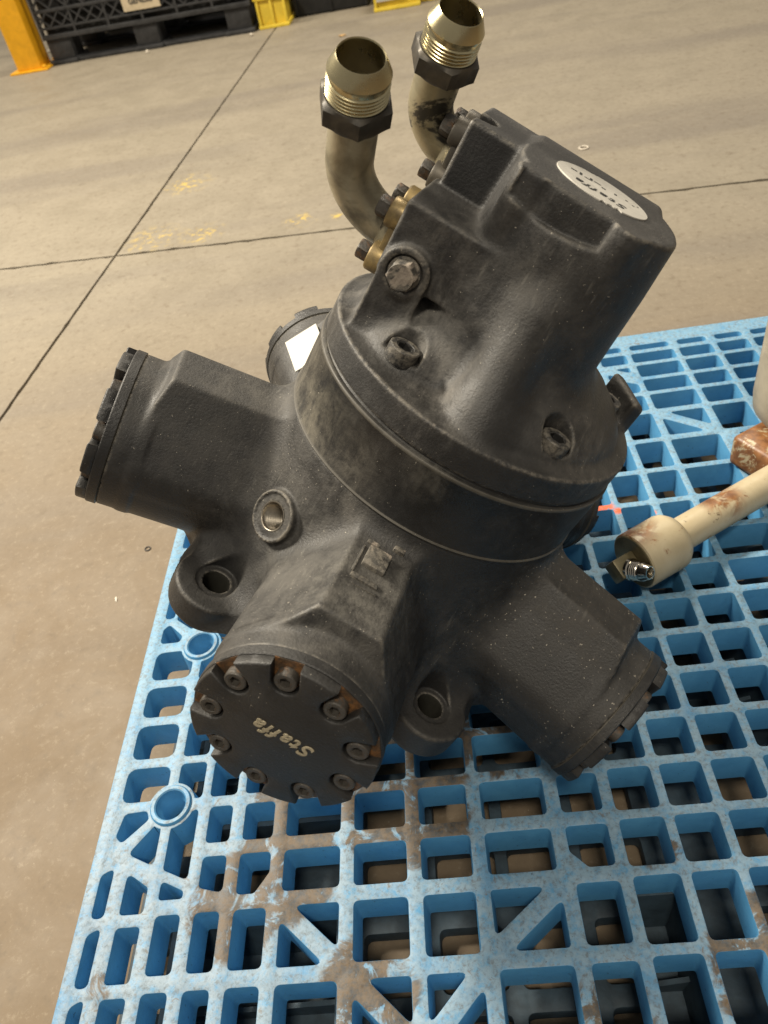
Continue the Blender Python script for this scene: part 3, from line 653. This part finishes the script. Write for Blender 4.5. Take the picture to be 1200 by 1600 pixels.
cap_bolt = bolt_mesh('bolt', 0.0112, 0.0110, 0.0058, 0.007)
ltr = text_mesh('cast_lettering', 'Staffa', 0.0245, 0.0005, 0.34, 0.0003, 1.18, 0.0001)
bm = bmesh.new()
lathe_bm([(0.0149, -0.0004), (0.0149, 0.0006), (0.0095, 0.0006)], 28, bm)
box_bm((0.0, -0.0146, -0.0004), (0.0195, 0.0146, 0.0005), bm)
seat_disc = from_bm('rusty_seat', bm, 30)
for i in range(5):
    a = S72*i; d = Vector((math.cos(a), math.sin(a), 0))
    # local frame of a head: z outwards, x along the casing's tangent, y up the motor's axis
    m = frame(d*RJ, d, Vector((-math.sin(a), math.cos(a), 0)))
    hd = mesh_obj('cylinder_head', seat, HEADMAT, motor); hd.matrix_local = m
    cp = mesh_obj('cover_plate', cap_top, HEADMAT, hd)
    cp.rotation_euler = (0, 0, BA[0])
    for b in BA:
        o = mesh_obj('bolt', cap_bolt, BOLT, hd); o.location = (RB*math.cos(b), RB*math.sin(b), 0.0131)
        o.rotation_euler = (0, 0, rng.uniform(0, 1))
        if i == 0:
            w = mesh_obj('rusty_seat', seat_disc, SEATRUST, hd); w.location = (RB*math.cos(b), RB*math.sin(b), 0.0132); w.rotation_euler = (0, 0, b)
    if i in (0, 1, 4):
        o = mesh_obj('cast_lettering', ltr, GOLDTXT, hd); o.location = (0.002, 0.004, 0.0259); o.rotation_euler = (0, 0, math.pi)

# ---------------- valve housing
def housing(P):
    x, y, z = P[:, 0], P[:, 1], P[:, 2]; r = np.hypot(x, y)
    fl = cylz(x, y, z, 0.1912, 0.2335, 0.2685, 0.0030)
    # low dome rising from the flange
    e = np.sqrt((r/0.175)**2+(np.maximum(z-0.258, 0)/0.080)**2); dome = np.maximum((e-1)*0.075, 0.25-z)
    front = np.exp(-((np.arctan2(y, x)+0.30)/0.24)**2)      # dished between the left bolt and the middle boss
    dome = dome+0.014*front*np.clip((r-0.09)/0.04, 0, 1)
    rad = np.interp(z, [0.27, 0.35, 0.43, 0.49], [0.1000, 0.0980, 0.0945, 0.0900]).astype(np.float32)
    body = smax(((np.abs(x-0.012)+1e-6)**2.5+(np.abs(y)+1e-6)**2.5)**0.4-rad*0.985, np.maximum(z-0.4885, 0.26-z), 0.004)
    d = smin(fl, dome, 0.008)
    d = smin(d, body, 0.024)
    A = np.array([0.098, 0.004, 0.375], np.float32); Bv = np.array([0.146, 0.010, 0.268], np.float32)-A
    t = np.clip(((P-A)@Bv)/(Bv@Bv), 0, 1); boss = np.linalg.norm(P-A-t[:, None]*Bv, axis=1)-0.026; d = smin(d, boss, 0.026)
    # lower port block: upper part reaches forward, below it only the plug's pedestal does
    b1 = smin(sbox(P, (-0.045, -0.157, 0.262), (0.052, 0.0, 0.405), 0.004), sbox(P, (-0.045, -0.157, 0.335), (0.093, -0.02, 0.411), 0.004), 0.006)
    ped = smax(smax(np.abs(y+0.128)-0.0265, np.abs(z-0.305)-0.045, 0.003), np.maximum(x-0.1000, -x), 0.003)
    bs = smax(np.hypot(y+0.128, z-0.348)-0.0268, np.maximum(x-0.1010, -x), 0.003)
    b1 = smin(b1, smin(ped, bs, 0.002), 0.005)
    b2 = sbox(P, (-0.135, -0.149, 0.345), (-0.004, 0.02, 0.482), 0.004)
    d = smin(d, smin(b1, b2, 0.005), 0.009)
    # top cover lugs
    for lx, ly, lr in ((0.084, -0.066, 0.0170), (0.088, 0.036, 0.0190)):
        lug = smax(np.hypot(x-lx+np.maximum(0.475-z, 0)*0.20, y-ly)-lr, np.maximum(z-0.4885, 0.38-z), 0.003); d = smin(d, lug, 0.007)
    back = sbox(P, (-0.118, -0.088, 0.42), (0.0, 0.080, 0.4885), 0.012); d = smin(d, back, 0.008)
    # scooped flat on the camera side of the top cover
    cut = np.maximum(np.maximum(0.0935-x, np.abs(y+0.028)-0.047), 0.455-z+3.0*(y+0.027)**2); d = smax(d, -cut, 0.005)
    d = np.maximum(d, z-0.4886)
    # flat seats of the five cap bolts
    a = np.arctan2(y, x); t = a-(np.round(a/S72-0.5)+0.5)*S72; u = r*np.cos(t); v = r*np.sin(t)
    h = np.maximum(np.hypot(u-0.1535, v)-0.0205, 0.2810-z); d = smax(d, -h, 0.002)
    # lug with a blanking plug on the far side
    ca, sa = math.cos(math.radians(116)), math.sin(math.radians(116)); u = x*ca+y*sa; v = -x*sa+y*ca
    lug = sbox(np.stack([u, v, z+0.30*np.maximum(u-0.17, 0)], 1), (0.176, -0.036, 0.236), (0.196, 0.034, 0.308), 0.006); d = smin(d, lug, 0.008)
    # plug spot face
    pf = np.maximum(np.hypot(y+0.128, z-0.348)-0.0190, 0.0975-x); d = smax(d, -pf, 0.001)
    return d.astype(np.float32)
valve = mesh_obj('valve_housing', sdf_mesh('valve_housing', housing, (-0.215, -0.205, 0.228), (0.205, 0.245, 0.496), HV), VHOUSE, motor)
vbolt = bolt_mesh('bolt', 0.0168, 0.0120, 0.0088, 0.009)
for k in range(5):
    a = S36+S72*k
    o = mesh_obj('bolt', vbolt, CAST, valve); o.location = (0.1535*math.cos(a), 0.1535*math.sin(a), 0.2815); o.rotation_euler = (0, 0, 0.4+k)
# hexagon plug beside the lower port
bm = hex_bm(0.027, 0.0005, 0.0165, mat=frame((0.0985, -0.128, 0.348), (1, 0, 0), (0, 1, 0.35)))
lathe_bm([(0.0170, 0.0), (0.0170, 0.0025), (0.0125, 0.003)], 32, bm, frame((0.0975, -0.128, 0.348), (1, 0, 0)))
plug = mesh_obj('hex_plug', from_bm('hex_plug', bm, 35), CAST, valve)
# white maker's disc on the top cover, its film torn at the rim
pts = []
for i in range(120):
    a = 2*math.pi*i/120; rr = 0.0528
    if 0.05 < a < 0.42: rr -= 0.0045+0.0012*math.sin(i*1.7)
    if 3.3 < a < 3.6: rr -= 0.0022+0.0008*math.sin(i*2.3)
    pts.append((rr*math.cos(a), rr*math.sin(a)))
disc = plate_mesh('maker_disc', pts, [], 0.0016, 0.0003, 0); disc.transform(Matrix.Translation((0, 0, 0.4899)))
md = mesh_obj('maker_disc', disc, WHITE, valve); tag(md, 'round white label with worn black lettering on the end cover')
tm = text_mesh('printed_text', 'Staffa', 0.0210, 0.0001, 0.28, 0, 1.25, 0.0004)
to = mesh_obj('printed_text', tm, INK, md); to.matrix_local = frame((0.0235, 0.000, 0.4901), (0, 0, 1), (0, -1, 0))
bm = bmesh.new()                                    # what is left of the second, rubbed-off line
for (y0, y1, x0, x1) in ((-0.038, -0.031, -0.013, -0.009), (-0.028, -0.025, -0.018, -0.006), (-0.022, -0.016, -0.010, -0.007), (-0.016, -0.013, -0.020, -0.008), (-0.011, -0.003, -0.016, -0.013), (-0.002, 0.003, -0.010, -0.006), (0.013, 0.016, -0.016, -0.010), (0.026, 0.029, -0.018, -0.015), (0.034, 0.037, -0.012, -0.010), (0.040, 0.042, -0.020, -0.017)):
    box_bm((x0, y0, 0.4896), (x1, y1, 0.4901), bm)
mesh_obj('rubbed_print', from_bm('rubbed_print', bm, 30), INK, md)

# ---------------- elbows on the two ports
def elbow_path(p, lead, Rb, a, tail, n=14):
    p = Vector(p); a = Vector(a).normalized(); s = Vector((0, -1, 0)); th = math.acos(s.dot(a)); v = (a-s*s.dot(a)).normalized()
    pts = [p, p+s*lead]; q = pts[-1]
    for i in range(1, n+1):
        t = th*i/n; pts.append(q+s*Rb*math.sin(t)+v*Rb*(1-math.cos(t)))
    return pts, pts[-1], a
def elbow(p, lead, Rb, a, hexc, rp, rt, clampmat, boltdx):
    pts, end, a = elbow_path(p, lead, Rb, a, 0)
    e = mesh_obj('elbow_pipe', from_bm('elbow_pipe', tube_bm(pts+[end+a*hexc], rp, 40), 60), ELBOW if clampmat is HEXDARK else ELBOW1, motor)
    m = frame(end, a, (0.75, -0.35, 0.1))
    mesh_obj('hex_collar', from_bm('hex_collar', hex_bm(rt*2.16, hexc-0.012, hexc+0.011, mat=m), 30), HEXDARK, e)
    zz = hexc+0.011; prof = [(rt*0.92, zz-0.002), (rt*0.92, zz+0.001)]
    for i in range(5):
        prof += [(rt, zz+0.0008), (rt, zz+0.0015), (rt*0.94, zz+0.0027), (rt*0.94, zz+0.0031)]; zz += 0.0037
    prof += [(rt*0.93, zz+0.0005), (rt*0.93, zz+0.0035), (rt*0.995, zz+0.0045), (rt*1.0, zz+0.0065), (rt*0.77, zz+0.0205), (rt*0.75, zz+0.0212), (rt*0.725, zz+0.0200), (rt*0.70, zz-0.012)]
    mesh_obj('flared_thread', from_bm('flared_thread', lathe_bm(prof, 64, mat=m), 18), ZINC, e)
    mesh_obj('pipe_bore', from_bm('pipe_bore', lathe_bm([(rt*0.70, zz-0.0115), (rt*0.66, zz-0.016), (rt*0.66, zz-0.050), (0, zz-0.050)], 48, mat=m), 40), PBORE, e)
    # split flange clamp: a pair of halves with round ears, four hexagon bolts
    P0 = Vector(p)
    for s in (-1, 1):
        bm = box_bm((P0.x+(0.003 if s > 0 else -boltdx-0.010), P0.y-0.013, P0.z-0.030), (P0.x+(boltdx+0.010 if s > 0 else -0.003), P0.y+0.003, P0.z+0.030), bevel=0.004, seg=2)
        for q in (-1, 1):
            lathe_bm([(0.0165, -0.003), (0.0165, 0.0175), (0.0150, 0.0195), (0, 0.0195)], 32, bm, frame((P0.x+s*boltdx, P0.y, P0.z+q*0.0255), (0, -1, 0)))
        mesh_obj('flange_clamp', from_bm('flange_clamp', bm, 40), clampmat, e)
        for q in (-1, 1):
            c = (P0.x+s*boltdx, P0.y-0.0195, P0.z+q*0.0255)
            mesh_obj('clamp_bolt', from_bm('clamp_bolt', hex_bm(0.0205, 0.0, 0.0135, None, frame(c, (0, -1, 0), (1, 0, 0.5+q*0.2))), 30), BOLT, e)
    mesh_obj('pipe_shoulder', from_bm('pipe_shoulder', lathe_bm([(rp+0.006, -0.004), (rp+0.006, 0.016), (rp+0.002, 0.021), (rp-0.001, 0.024)], 48, mat=frame(p, (0, -1, 0))), 40), ELBOW, e)
    return e
elbow((0.006, -0.157, 0.350), 0.014, 0.066, (0.53, -0.10, 0.83), 0.064, 0.0250, 0.0300, BRASS, 0.031)
elbow((-0.102, -0.149, 0.427), 0.008, 0.050, (0.45, -0.02, 0.88), 0.042, 0.0250, 0.0300, HEXDARK, 0.031)
# white paper sticker on the rear left saddle
# (x along the barrel, y down the sloping flank of the saddle)
fm = Matrix.Rotation(S72*3, 4, 'Z') @ frame((0.292, 0.0805, 0.0615), (0, 0.8, 0.6), (1, 0, 0))
bm = box_bm((-0.036, -0.030, -0.001), (0.038, 0.026, 0.0012), mat=fm)
st = mesh_obj('sticker', from_bm('sticker', bm, 30), WHITE, motor); tag(st, 'plain white sticker behind the machined ring')

# ================================================================== CREAM ROD WITH HOSE FITTING
CREAM = None
def mat_cream(name, rust, spots=()):
    t = NT(name); n = t.noise(26, 8, 0.68, 0.6); m = t.noise(9, 6, 0.6, 0.4)
    c = t.mix(t.ramp(m, 0.3, 0.7), (0.37, 0.305, 0.19), (0.47, 0.40, 0.27))
    c = t.mix(t.math('MULTIPLY', t.ramp(t.noise(40, 7, 0.7), 0.62, 0.68), 0.8), c, (0.07, 0.045, 0.02))
    k = t.ramp(n, rust, rust+0.07)
    for p, r0, r1 in spots: k = t.math('MAXIMUM', k, t.math('MULTIPLY', t.spot(p, r0, r1), t.ramp(n, 0.36, 0.50)))
    c = t.mix(k, c, t.mix(t.ramp(t.noise(70, 5), 0.35, 0.65), (0.13, 0.052, 0.018), (0.24, 0.105, 0.034)))
    t.set(Base_Color=c, Roughness=t.ramp(n, 0.3, 0.7, 0.35, 0.6)); t.bump(n, 0.15, 0.003); return t.m
CREAM = mat_cream('chipped_cream_paint', 0.60, (((0.16, 0.095, 0.07), 0.02, 0.05),)); RUSTY = mat_cream('rusted_cream_paint', 0.37); COLLAR = mat_cream('collar_cream_paint', 0.57, (((0.0, 0.03, 0.095), 0.015, 0.055),)); DRUMP = mat_plain('grimy_cream_drum_paint', (0.33, 0.285, 0.21), 0.5, 0.30, 9, 0.15)
OLIVE = mat_metal('oily_olive_steel', (0.17, 0.14, 0.075), (0.10, 0.085, 0.045), 0.35, (0.3, 0.5), 30)
CHROME = mat_metal('bright_plated_fitting', (0.62, 0.58, 0.50), (0.50, 0.46, 0.40), 1, (0.14, 0.26), 40)
rod = empty('painted_rod', (0.272, 0.833, -1.0)); tag(rod, 'cream painted steel rod with a fat rusty collar lying beside the motor', 'rod')
ax = Vector((0.881, 0.473, 0)); rc_ = Vector((0, 0, 0.0485))
mesh_obj('collar', from_bm('collar', lathe_bm([(0, 0.0), (0.0455, 0.0), (0.0478, 0.002), (0.0480, 0.070), (0.0465, 0.076), (0.040, 0.085), (0.030, 0.089), (0.020, 0.09)], 64, mat=frame(rc_, ax)), 35), COLLAR, rod)
mesh_obj('bar', from_bm('bar', lathe_bm([(0.020, 0.080), (0.0280, 0.088), (0.0280, 0.95), (0, 0.95)], 48, mat=frame(rc_, ax)), 40), CREAM, rod)
mesh_obj('end_face', from_bm('end_face', lathe_bm([(0, 0.0012), (0.0440, 0.0012), (0.0450, 0)], 48, mat=frame(rc_, -ax)), 30), OLIVE, rod)
bc = rc_-ax*0.001; bm = box_bm((-0.017, -0.017, 0.0), (0.017, 0.017, 0.040), mat=frame(bc, -ax, (0.2, -0.45, 0.85)), bevel=0.004); 
blk = mesh_obj('adaptor_block', from_bm('adaptor_block', bm, 35), OLIVE, rod)
nd = Vector((0.60, -0.66, 0.42)).normalized(); n0 = bc-ax*0.022+nd*0.012
K = 1.25
prof = [(0.0125, 0.0), (0.0145, 0.002), (0.0145, 0.006), (0.0115, 0.0075)]
for i in range(4): prof += [(0.0128, 0.0085+i*0.0028), (0.0128, 0.0095+i*0.0028), (0.0116, 0.0105+i*0.0028)]
prof += [(0.0110, 0.0200), (0.0122, 0.0215), (0.0122, 0.0235), (0.0082, 0.0325), (0.0074, 0.0325), (0.0066, 0.0310), (0.0060, 0.016), (0, 0.016)]
mesh_obj('threaded_nose', from_bm('threaded_nose', lathe_bm([(a*K, b*K) for a, b in prof], 40, mat=frame(n0, nd)), 35), CHROME, blk)

# ================================================================== CREAM DRUM AT THE RIGHT EDGE
drum = empty('cream_drum_unit', (0.668, 1.118, -1.0)); tag(drum, 'grimy cream upright drum on a rusty foot at the right edge', 'machine part')
mesh_obj('drum', from_bm('drum', lathe_bm([(0, 0.060), (0.070, 0.060), (0.098, 0.066), (0.110, 0.082), (0.113, 0.105), (0.113, 0.46), (0.105, 0.475), (0, 0.478)], 72), 40), DRUMP, drum)
bm = box_bm((-0.150, -0.072, 0.0), (0.125, 0.066, 0.066), mat=Matrix.Rotation(math.radians(28), 4, 'Z') @ Matrix.Translation((-0.005, -0.015, 0)), bevel=0.014, seg=3)
mesh_obj('foot', from_bm('foot', bm, 40), RUSTY, drum)

# ================================================================== BACKGROUND ROW
GZ = -DROP
def rotz(deg): return (0, 0, math.radians(deg))
post = empty('guard_post', (-2.81, 6.77, GZ), rotz(-4)); tag(post, 'square yellow steel guard post bolted to the floor', 'post')
mesh_obj('tube', from_bm('tube', box_bm((-0.098, -0.098, 0.010), (0.098, 0.098, 1.5), bevel=0.012, seg=3), 40), YELLOW, post)
mesh_obj('base_plate', from_bm('base_plate', box_bm((-0.155, -0.13, 0), (0.155, 0.15, 0.014), bevel=0.003), 30), YELLOW, post)
anch = from_bm('anchor_bolt', hex_bm(0.035, 0, 0.02), 30)
for x, y in ((0.125, -0.10), (0.125, 0.12), (-0.125, 0.12)):
    o = mesh_obj('anchor_bolt', anch, YELLOW, post); o.location = (x, y, 0.014)

bp = empty('black_pallet', (-2.66, 6.76, GZ), rotz(-4.5)); tag(bp, 'black plastic pallet with diamond lattice sides behind the yellow post', 'pallet')
PW, PD = 1.64, 1.3
legm = from_bm('leg', box_bm((-0.095, 0.0, 0.028), (0.095, 0.20, 0.170), bevel=0.012), 30); foot = from_bm('foot', box_bm((-0.115, -0.030, 0.0), (0.115, 0.23, 0.030), bevel=0.01), 30)
for x in (0.10, 0.80, 1.52):
    for y in (0.02, 0.55, 1.05):
        o = mesh_obj('leg', legm, BLACKP, bp); o.location = (x, y, 0)
        q = mesh_obj('foot', foot, BLACKP, o)
for y in (0.06, 0.62, 1.12):
    mesh_obj('skid', from_bm('skid', box_bm((0.03, y-0.05, 0.003), (PW-0.03, y+0.07, 0.026), bevel=0.006), 30), BLACKP, bp)
for z0, z1, dy in ((0.168, 0.200, 0.0), (0.232, 0.248, 0.004), (0.340, 0.362, 0.0), (0.500, 0.522, 0.0), (0.66, 0.69, 0.0)):
    mesh_obj('rail', from_bm('rail', box_bm((0, -0.012+dy, z0), (PW, 0.02, z1), bevel=0.004), 30), BLACKP, bp)
mesh_obj('core', from_bm('core', box_bm((0.012, 0.075, 0.172), (PW-0.012, PD, 0.686), bevel=0.01), 30), DARK, bp)
for z0, z1, n in ((0.248, 0.340, 17), (0.362, 0.500, 12), (0.522, 0.66, 12)):
    w = PW/n; L_ = math.hypot(w, z1-z0); th = math.atan2(z1-z0, w)
    bar = from_bm('lattice_bar', box_bm((-L_/2, -0.006, -0.006), (L_/2, 0.012, 0.006)), 30)
    for i in range(n):
        for s in (-1, 1):
            o = mesh_obj('lattice_bar', bar, BLACKP, bp); o.location = (w*(i+0.5), 0.0+0.0007*s, (z0+z1)/2); o.rotation_euler = (0, s*th, 0)
up_ = from_bm('upright_rib', box_bm((-0.009, -0.010, 0.200), (0.009, 0.02, 0.66)), 30)
for x in (0.009, 0.28, 0.55, 0.82, 1.09, 1.36, PW-0.009):
    o = mesh_obj('upright_rib', up_, BLACKP, bp); o.location = (x, 0.0012, 0)
lab = mesh_obj('paper_label', from_bm('paper_label', box_bm((0.70, -0.0185, 0.262), (0.985, -0.0145, 0.392)), 30), KRAFT, bp); tag(lab, 'crumpled tan paper label with a printed word')
o = mesh_obj('printed_text', text_mesh('printed_text', 'GENESIS', 0.050, 0.0008, 0, 0, 1.0, 0.0016), INK, lab); o.matrix_local = frame((0.845, -0.0192, 0.318), (0, -1, 0), (1, 0, 0))

def crate(name, loc, w, dpt, h, label, ribs, rot=-4.5):
    c = empty(name, loc, rotz(rot)); tag(c, label, 'crate', 'yellow plastic crates along the back')
    mesh_obj('inner_box', from_bm('inner_box', box_bm((0.012, 0.022, 0.016), (w-0.012, dpt-0.02, h-0.01), bevel=0.008), 30), YCRATE, c)
    mesh_obj('base_rim', from_bm('base_rim', box_bm((-0.004, -0.006, 0), (w+0.004, dpt, 0.024), bevel=0.006), 30), YCRATE, c)
    mesh_obj('top_rim', from_bm('top_rim', box_bm((-0.010, -0.010, h-0.034), (w+0.010, dpt, h), bevel=0.006), 30), YCRATE, c)
    rb = from_bm('side_rib', box_bm((-0.010, -0.002, 0.022), (0.010, 0.03, h-0.032), bevel=0.003), 30)
    for x in ribs:
        o = mesh_obj('side_rib', rb, YCRATE, c); o.location = (x, 0, 0)
    return c
crate('yellow_crate', (-1.000, 6.66, GZ), 0.225, 0.42, 0.215, 'narrow yellow plastic crate standing next to the black pallet', (0.012, 0.115, 0.213))
c2 = crate('yellow_crate', (-0.135, 6.53, GZ), 0.33, 0.50, 0.34, 'yellow plastic crate with a white number plate on its front', (0.012, 0.318))
npl = mesh_obj('number_plate', from_bm('number_plate', box_bm((0.022, -0.010, 0.060), (0.225, -0.004, 0.170), bevel=0.001), 30), WHITE, c2)
o = mesh_obj('printed_text', text_mesh('printed_text', '07465', 0.072, 0.0008, 0, 0, 1.0, 0.0012), INK, npl); o.matrix_local = frame((0.122, -0.0107, 0.112), (0, -1, 0), (1, 0, 0))
crate('yellow_crate', (0.215, 6.60, GZ), 0.30, 0.48, 0.34, 'yellow plastic crate seen behind the rear elbow fitting', (0.012, 0.15, 0.288))
bin_ = empty('dark_bin', (-0.745, 6.86, GZ), rotz(-4.5)); tag(bin_, 'black plastic bin in the dark gap between two yellow crates', 'bin')
mesh_obj('bin_body', from_bm('bin_body', box_bm((0, 0, 0.004), (0.575, 0.5, 0.46), bevel=0.015), 30), DARK, bin_)
for x in (0.02, 0.285, 0.555):
    mesh_obj('bin_rib', from_bm('bin_rib', box_bm((x-0.012, -0.014, 0.01), (x+0.012, 0.02, 0.45), bevel=0.003), 30), DARK, bin_)
mesh_obj('bin_rim', from_bm('bin_rim', box_bm((-0.02, -0.025, 0.44), (0.595, 0.52, 0.475), bevel=0.006), 30), DARK, bin_)
upr = empty('steel_upright', (-2.80, 7.35, GZ)); tag(upr, 'pale grey steel upright between the yellow post and black pallet', 'rack upright')
mesh_obj('channel', from_bm('channel', box_bm((-0.045, 0, 0), (0.115, 0.06, 1.4), bevel=0.006), 30), mat_plain('pale_grey_steel', (0.40, 0.36, 0.30), 0.5, 0.15), upr)
mesh_obj('foot_plate', from_bm('foot_plate', box_bm((-0.10, -0.04, 0), (0.17, 0.10, 0.012), bevel=0.003), 30), mat_plain('pale_grey_plate', (0.34, 0.31, 0.26), 0.5, 0.15), upr)

# ================================================================== LITTER ON THE FLOOR
PALE = mat_plain('pale_litter', (0.60, 0.54, 0.45), 0.6, 0.2); TAN = mat_plain('tan_litter', (0.42, 0.27, 0.12), 0.7, 0.2); DKR = mat_plain('dark_rubber', (0.05, 0.045, 0.04), 0.6, 0.2)
def ring(loc, r, t, mat, label):
    prof = [(r+t*math.cos(a), t+t*math.sin(a)) for a in [k*math.pi/4 for k in range(8)]]
    o = mesh_obj('washer', from_bm('washer', lathe_bm(prof, 36, closed=True), 60), mat); o.location = loc
    return tag(o, label, 'washer')
ring((0.688, 3.238, GZ), 0.0175, 0.0030, PALE, 'pale washer on the floor above the round motor label')
ring((-0.705, 1.229, GZ), 0.0062, 0.0014, DKR, 'small dark ring on the floor left of the pallet')
def chip(loc, s, mat, label):
    bm = bmesh.new(); bmesh.ops.create_icosphere(bm, subdivisions=1, radius=1)
    for v in bm.verts: v.co = Vector((v.co.x*s[0], v.co.y*s[1], max(v.co.z, -0.6)*s[2]))*(0.8+0.4*rng.random())
    lo = min(v.co.z for v in bm.verts)
    for v in bm.verts: v.co.z -= lo
    o = mesh_obj('floor_chip', from_bm('floor_chip', bm, 20), mat); o.location = loc; o.rotation_euler = (0, 0, rng.uniform(0, 3))
    return tag(o, label, 'debris')
chip((-2.92, 6.86, GZ), (0.018, 0.014, 0.012), PALE, 'white chip on the floor left of the yellow post')
chip((-1.86, 6.58, GZ), (0.016, 0.014, 0.016), PALE, 'white chip by the middle foot of the black pallet')
chip((-1.05, 6.50, GZ), (0.015, 0.012, 0.014), PALE, 'white chip beside the narrow yellow crate')
chip((-0.36, 5.98, GZ), (0.030, 0.022, 0.007), TAN, 'tan leaf-like scrap on the floor above the front fitting')
chip((-0.745, 1.085, GZ), (0.009, 0.003, 0.002), PALE, 'pale sliver on the floor beside the pallet edge')

# FINISH_MARK
def finish():
    for o in list(bpy.data.objects):
        if o.parent or o.type not in ('MESH', 'EMPTY'): continue
        o.location = real(o.location); o.scale = [s*UNIT for s in o.scale]
finish()
